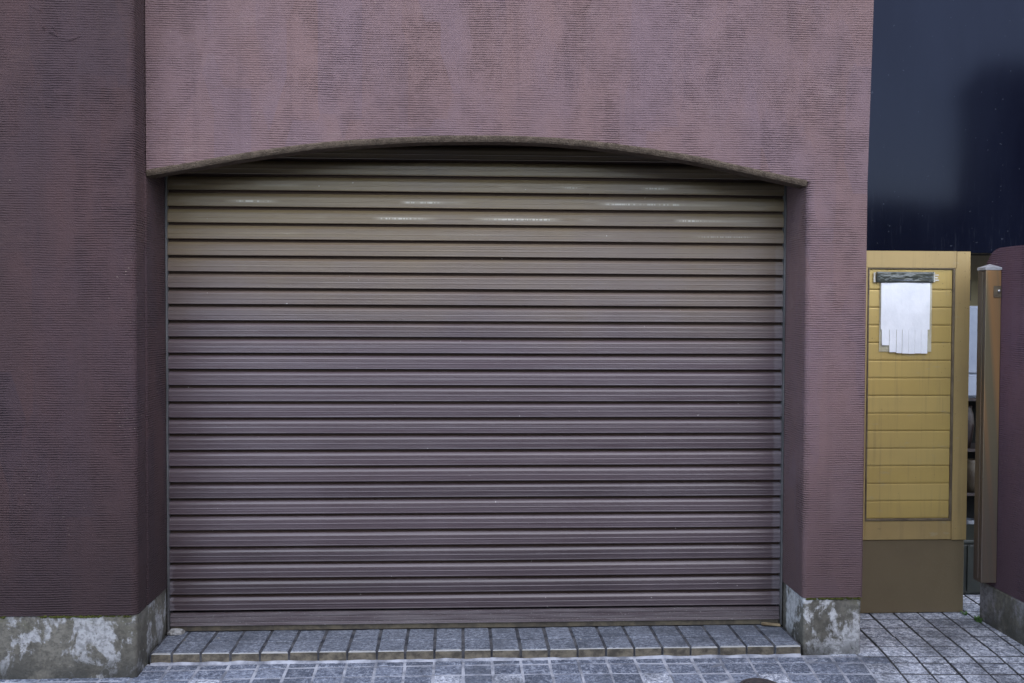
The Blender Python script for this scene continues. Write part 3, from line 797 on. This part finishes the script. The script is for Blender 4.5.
box(bm, PX0-0.004, PX0+0.003, PY0+0.026, PY0+0.054, PZ0+0.02, PZ1-0.01, 0.0015, 1)
me = finish('shaft', bm, M['post'], gp)
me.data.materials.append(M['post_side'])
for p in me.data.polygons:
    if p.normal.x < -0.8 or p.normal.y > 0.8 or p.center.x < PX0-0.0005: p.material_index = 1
bm = bmesh.new()
ov = 0.002
base = [(PX0-ov, PY0-ov), (PX1, PY0-ov), (PX1, PY1+ov), (PX0-ov, PY1+ov)]
lo = [bm.verts.new((x, y, PZ1+0.001)) for x, y in base]; hi = [bm.verts.new((x, y, PZ1+0.014)) for x, y in base]
tp = bm.verts.new(((PX0+PX1)/2, (PY0+PY1)/2, PZ1+0.032))
bm.faces.new(lo[::-1])
for i in range(4):
    bm.faces.new((lo[i], lo[(i+1) % 4], hi[(i+1) % 4], hi[i])); bm.faces.new((hi[i], hi[(i+1) % 4], tp))
finish('cap', bm, M['cap'], gp)
bm = bmesh.new(); box(bm, PX0+0.040, PX1-0.002, PY0-0.004, PY0+0.001, 1.632, 1.690, 0.001, 1)
sp = finish('strike_plate', bm, M['bead'], gp)
bm = bmesh.new()
bmesh.ops.create_uvsphere(bm, u_segments=14, v_segments=8, radius=0.008, matrix=Matrix.Translation((PX0+0.064, PY0-0.008, 1.665)))
bmesh.ops.create_cone(bm, cap_ends=True, segments=12, radius1=0.004, radius2=0.004, depth=0.01, matrix=Matrix.Translation((PX0+0.064, PY0-0.004, 1.665))@Matrix.Rotation(R(90), 4, 'X'))
finish('knob', bm, M['steel'], sp, smooth=True)

# weeds at the foot of the wall
def weed(x, y, n, h, seed, label):
    rnd = random.Random(seed); bm = bmesh.new()
    z0 = street_z(x, y)-0.004
    for q in range(n):
        a = rnd.uniform(0, 2*math.pi); ln = h*rnd.uniform(0.5, 1); le = rnd.uniform(0.3, 1.0); w = rnd.uniform(0.003, 0.007)
        bx, by = x+rnd.uniform(-.012, .012), y+rnd.uniform(-.02, .02)
        d = Vector((math.cos(a), math.sin(a), 0)); s = Vector((-d.y, d.x, 0))
        P = []
        for t in (0, 0.35, 0.7, 1.0):
            c = Vector((bx, by, z0))+d*(ln*le*t*t)+Vector((0, 0, ln*(t-0.35*le*t*t)))
            ww = w*(0.35+1.6*t*(1-t)*1.6) if t < 1 else 0.0004
            P.append((bm.verts.new(c-s*ww), bm.verts.new(c+s*ww)))
        for u, v in zip(P, P[1:]): bm.faces.new((u[0], u[1], v[1], v[0]))
    tag(finish('weed', bm, M['leaf']), label, 'weed', 'weeds at the wall foot')
weed(4.045, 0.475, 34, 0.040, 1, 'small bright green weed tuft at the foot of the low wall below the post')
weed(4.035, 0.60, 16, 0.030, 2, 'smaller weed sprig behind the wall end beside the gate')

# ------------------------------------------------------------------ behind the gate
nh = thing('neighbour_house', (5.0, 1.6, STREET), 'neighbouring house with glossy navy upper wall overhanging a beige ground floor', 'house')
ang = R(-3.0)
bm = bmesh.new(); box(bm, 3.30, 9.0, 1.25, 1.30, 1.906, 5.6, 0.004, 1)
up = finish('upper_wall', bm, M['navy'], nh)
bm = bmesh.new(); box(bm, 3.30, 9.0, 1.32, 6.0, 1.945, 5.5)
finish('upper_storey', bm, M['opp_dark'], nh)
bm = bmesh.new(); box(bm, 3.30, 9.0, 2.15, 2.25, STREET-0.1, 1.944)
finish('lower_wall', bm, M['beige'], nh)
bm = bmesh.new()
bmesh.ops.create_cone(bm, cap_ends=True, segments=12, radius1=0.014, radius2=0.014, depth=0.14, matrix=Matrix.Translation((4.80, 2.12, 1.71)))
finish('pipe', bm, M['rail'], nh)
# rack with a white cabinet and pots
rk = thing('storage_rack', (4.6, 1.62, STREET), 'dark iron rack crammed with pots in the gap behind the gate', 'rack')
RZ = [0.13, 0.44, 0.71, 1.02]
bm = bmesh.new()
for x in (4.32, 4.90):
    for y in (1.47, 1.75):
        bm = bmesh.new(); box(bm, x, x+0.025, y, y+0.025, STREET, 1.018); finish('upright', bm, M['rust_dark'], rk)
for z in RZ:
    bm = bmesh.new(); box(bm, 4.346, 4.899, 1.465, 1.778, z, z+0.016, 0.002, 1); finish('shelf', bm, M['rust_dark'], rk)
bm = bmesh.new(); box(bm, 4.33, 4.92, 1.78, 1.79, STREET, 1.03); finish('back_panel', bm, M['black'], rk)
cb = thing('white_cabinet', (4.6, 1.62, 1.037), 'pale blue-white metal cabinet standing on the rack behind the gate', 'cabinet')
bm = bmesh.new(); box(bm, 4.33, 4.93, 1.50, 1.77, 1.037, 1.60, 0.01, 2); finish('body', bm, M['cabinet'], cb)
bm = bmesh.new(); box(bm, 4.345, 4.915, 1.486, 1.499, 1.19, 1.585, 0.004, 1); finish('door', bm, M['cabinet'], cb)
bm = bmesh.new(); box(bm, 4.345, 4.915, 1.486, 1.499, 1.05, 1.178, 0.004, 1); finish('drawer_front', bm, M['cabinet'], cb)
bm = bmesh.new(); box(bm, 4.10, 4.66, 0.96, 1.38, STREET+0.004, 0.262, 0.012, 2)
box(bm, 4.09, 4.67, 0.95, 1.39, 0.263, 0.285, 0.006, 1)
for q in range(6): box(bm, 4.14+q*0.09, 4.155+q*0.09, 0.953, 0.961, 0.0, 0.255)
tag(finish('crate', bm, M['crate']), 'black-green plastic crate on the ground in the gap behind the gate', 'crate')
def pot(x, y, z, r, h, mat, lab, belly=1.0):
    bm = bmesh.new()
    lathe(bm, [(r*0.6, 0), (r*0.85*belly, h*0.25), (r*belly, h*0.55), (r*0.9, h*0.8), (r*0.7, h*0.9), (r*0.75, h), (r*0.62, h), (r*0.6, h*0.85)], x, y, z, 18)
    tag(finish('pot', bm, mat, smooth=True), lab, 'pot', 'pots on the rack behind the gate')
pot(4.505, 1.55, 0.727, 0.050, 0.26, M['redpot'], 'dark reddish pot on the top shelf of the rack')
pot(4.585, 1.50, 0.727, 0.030, 0.15, M['ochre'], 'little ochre pot in front of the dark reddish pot')
pot(4.53, 1.52, 0.457, 0.055, 0.20, M['tan'], 'tan rounded pot on the middle shelf of the rack')
pot(4.52, 1.53, 0.146, 0.060, 0.14, M['bluejar'], 'blue-grey pot on the bottom shelf of the rack')
pot(4.44, 1.54, 0.146, 0.04, 0.22, M['cabinet'], 'narrow whitish pot beside the blue-grey pot')

# ------------------------------------------------------------------ houses across the street (seen only as reflections)
def house(x0, x1, y0, y1, h, mat, label, rh):
    t = thing('street_house', ((x0+x1)/2, y1, STREET), label, 'house', 'houses across the street')
    bm = bmesh.new(); box(bm, x0, x1, y0, y1, -0.3, h); finish('wall', bm, mat, t)
    bm = bmesh.new(); prism(bm, [(y0-0.2, h+0.001), (y1+0.2, h+0.001), ((y0+y1)/2, h+rh)], 'x', x0-0.1, x1+0.1); finish('roof', bm, M['roof_tile'], t)
    for q in range(3):
        wx = x0+(x1-x0)*(q+0.5)/3
        bm = bmesh.new(); box(bm, wx-0.6, wx+0.6, y1+0.002, y1+0.05, 1.0, 2.2, 0.01, 1); f = finish('window', bm, M['cap'], t)
        bm = bmesh.new(); box(bm, wx-0.54, wx+0.54, y1+0.051, y1+0.06, 1.06, 2.14); finish('pane', bm, M['glass'], f)
house(-16, 10.3, -17, -10.5, 3.4, M['opp_wall'], 'low house with grey tiled roof across the street, behind the photographer', 0.5)
house(11.1, 19, -12.6, -10.5, 5.7, M['opp_dark'], 'taller dark boarded house across the street, mirrored in the navy wall', 0.5)

# ------------------------------------------------------------------ camera
cam = bpy.data.cameras.new('camera'); co = bpy.data.objects.new('camera', cam); COL.objects.link(co)
cam.sensor_width = 36; cam.lens = 36*1035.64/1024; cam.clip_end = 2000; cam.clip_start = 0.05
r_ = Vector((0.9986400670702655, -0.05201336369838496, 0.0035533700447631217))
u_ = Vector((-0.002088390583359523, 0.028192741862329333, 0.9996003240951132))
b_ = Vector((-0.05209275445459594, -0.9982483555223437, 0.028045777405334687))
m = Matrix(((r_.x, u_.x, b_.x, 1.37826), (r_.y, u_.y, b_.y, -4.66622), (r_.z, u_.z, b_.z, 1.54975), (0, 0, 0, 1)))
co.matrix_world = m
S.camera = co

# ------------------------------------------------------------------ light
w = bpy.data.worlds.new('World'); S.world = w; w.use_nodes = True
nt = w.node_tree; bg = nt.nodes['Background']
sky = nt.nodes.new('ShaderNodeTexSky'); sky.sky_type = 'NISHITA'; sky.sun_disc = False
EL, AZ = 42, 165      # sun high, behind the camera and a little to the right
sky.sun_elevation = R(EL); sky.sun_rotation = R(AZ)
sky.air_density = 1.0; sky.dust_density = 0.4; sky.ozone_density = 1.0
nt.links.new(sky.outputs[0], bg.inputs[0]); bg.inputs[1].default_value = 0.15
sun = bpy.data.lights.new('sun', 'SUN'); sun.energy = 1.15; sun.angle = R(120); sun.color = (1.0, 0.88, 0.74)
so = bpy.data.objects.new('sun', sun); COL.objects.link(so)
d = Vector((math.sin(R(AZ))*math.cos(R(EL)), math.cos(R(AZ))*math.cos(R(EL)), math.sin(R(EL))))
so.rotation_euler = d.to_track_quat('Z', 'Y').to_euler()

S.view_settings.view_transform = 'Standard'; S.view_settings.look = 'None'
S.view_settings.gamma = 1.0; S.view_settings.use_curve_mapping = False
S.view_settings.exposure = 1.58
S.render.engine = 'CYCLES'
S.render.resolution_x = 1024; S.render.resolution_y = 683
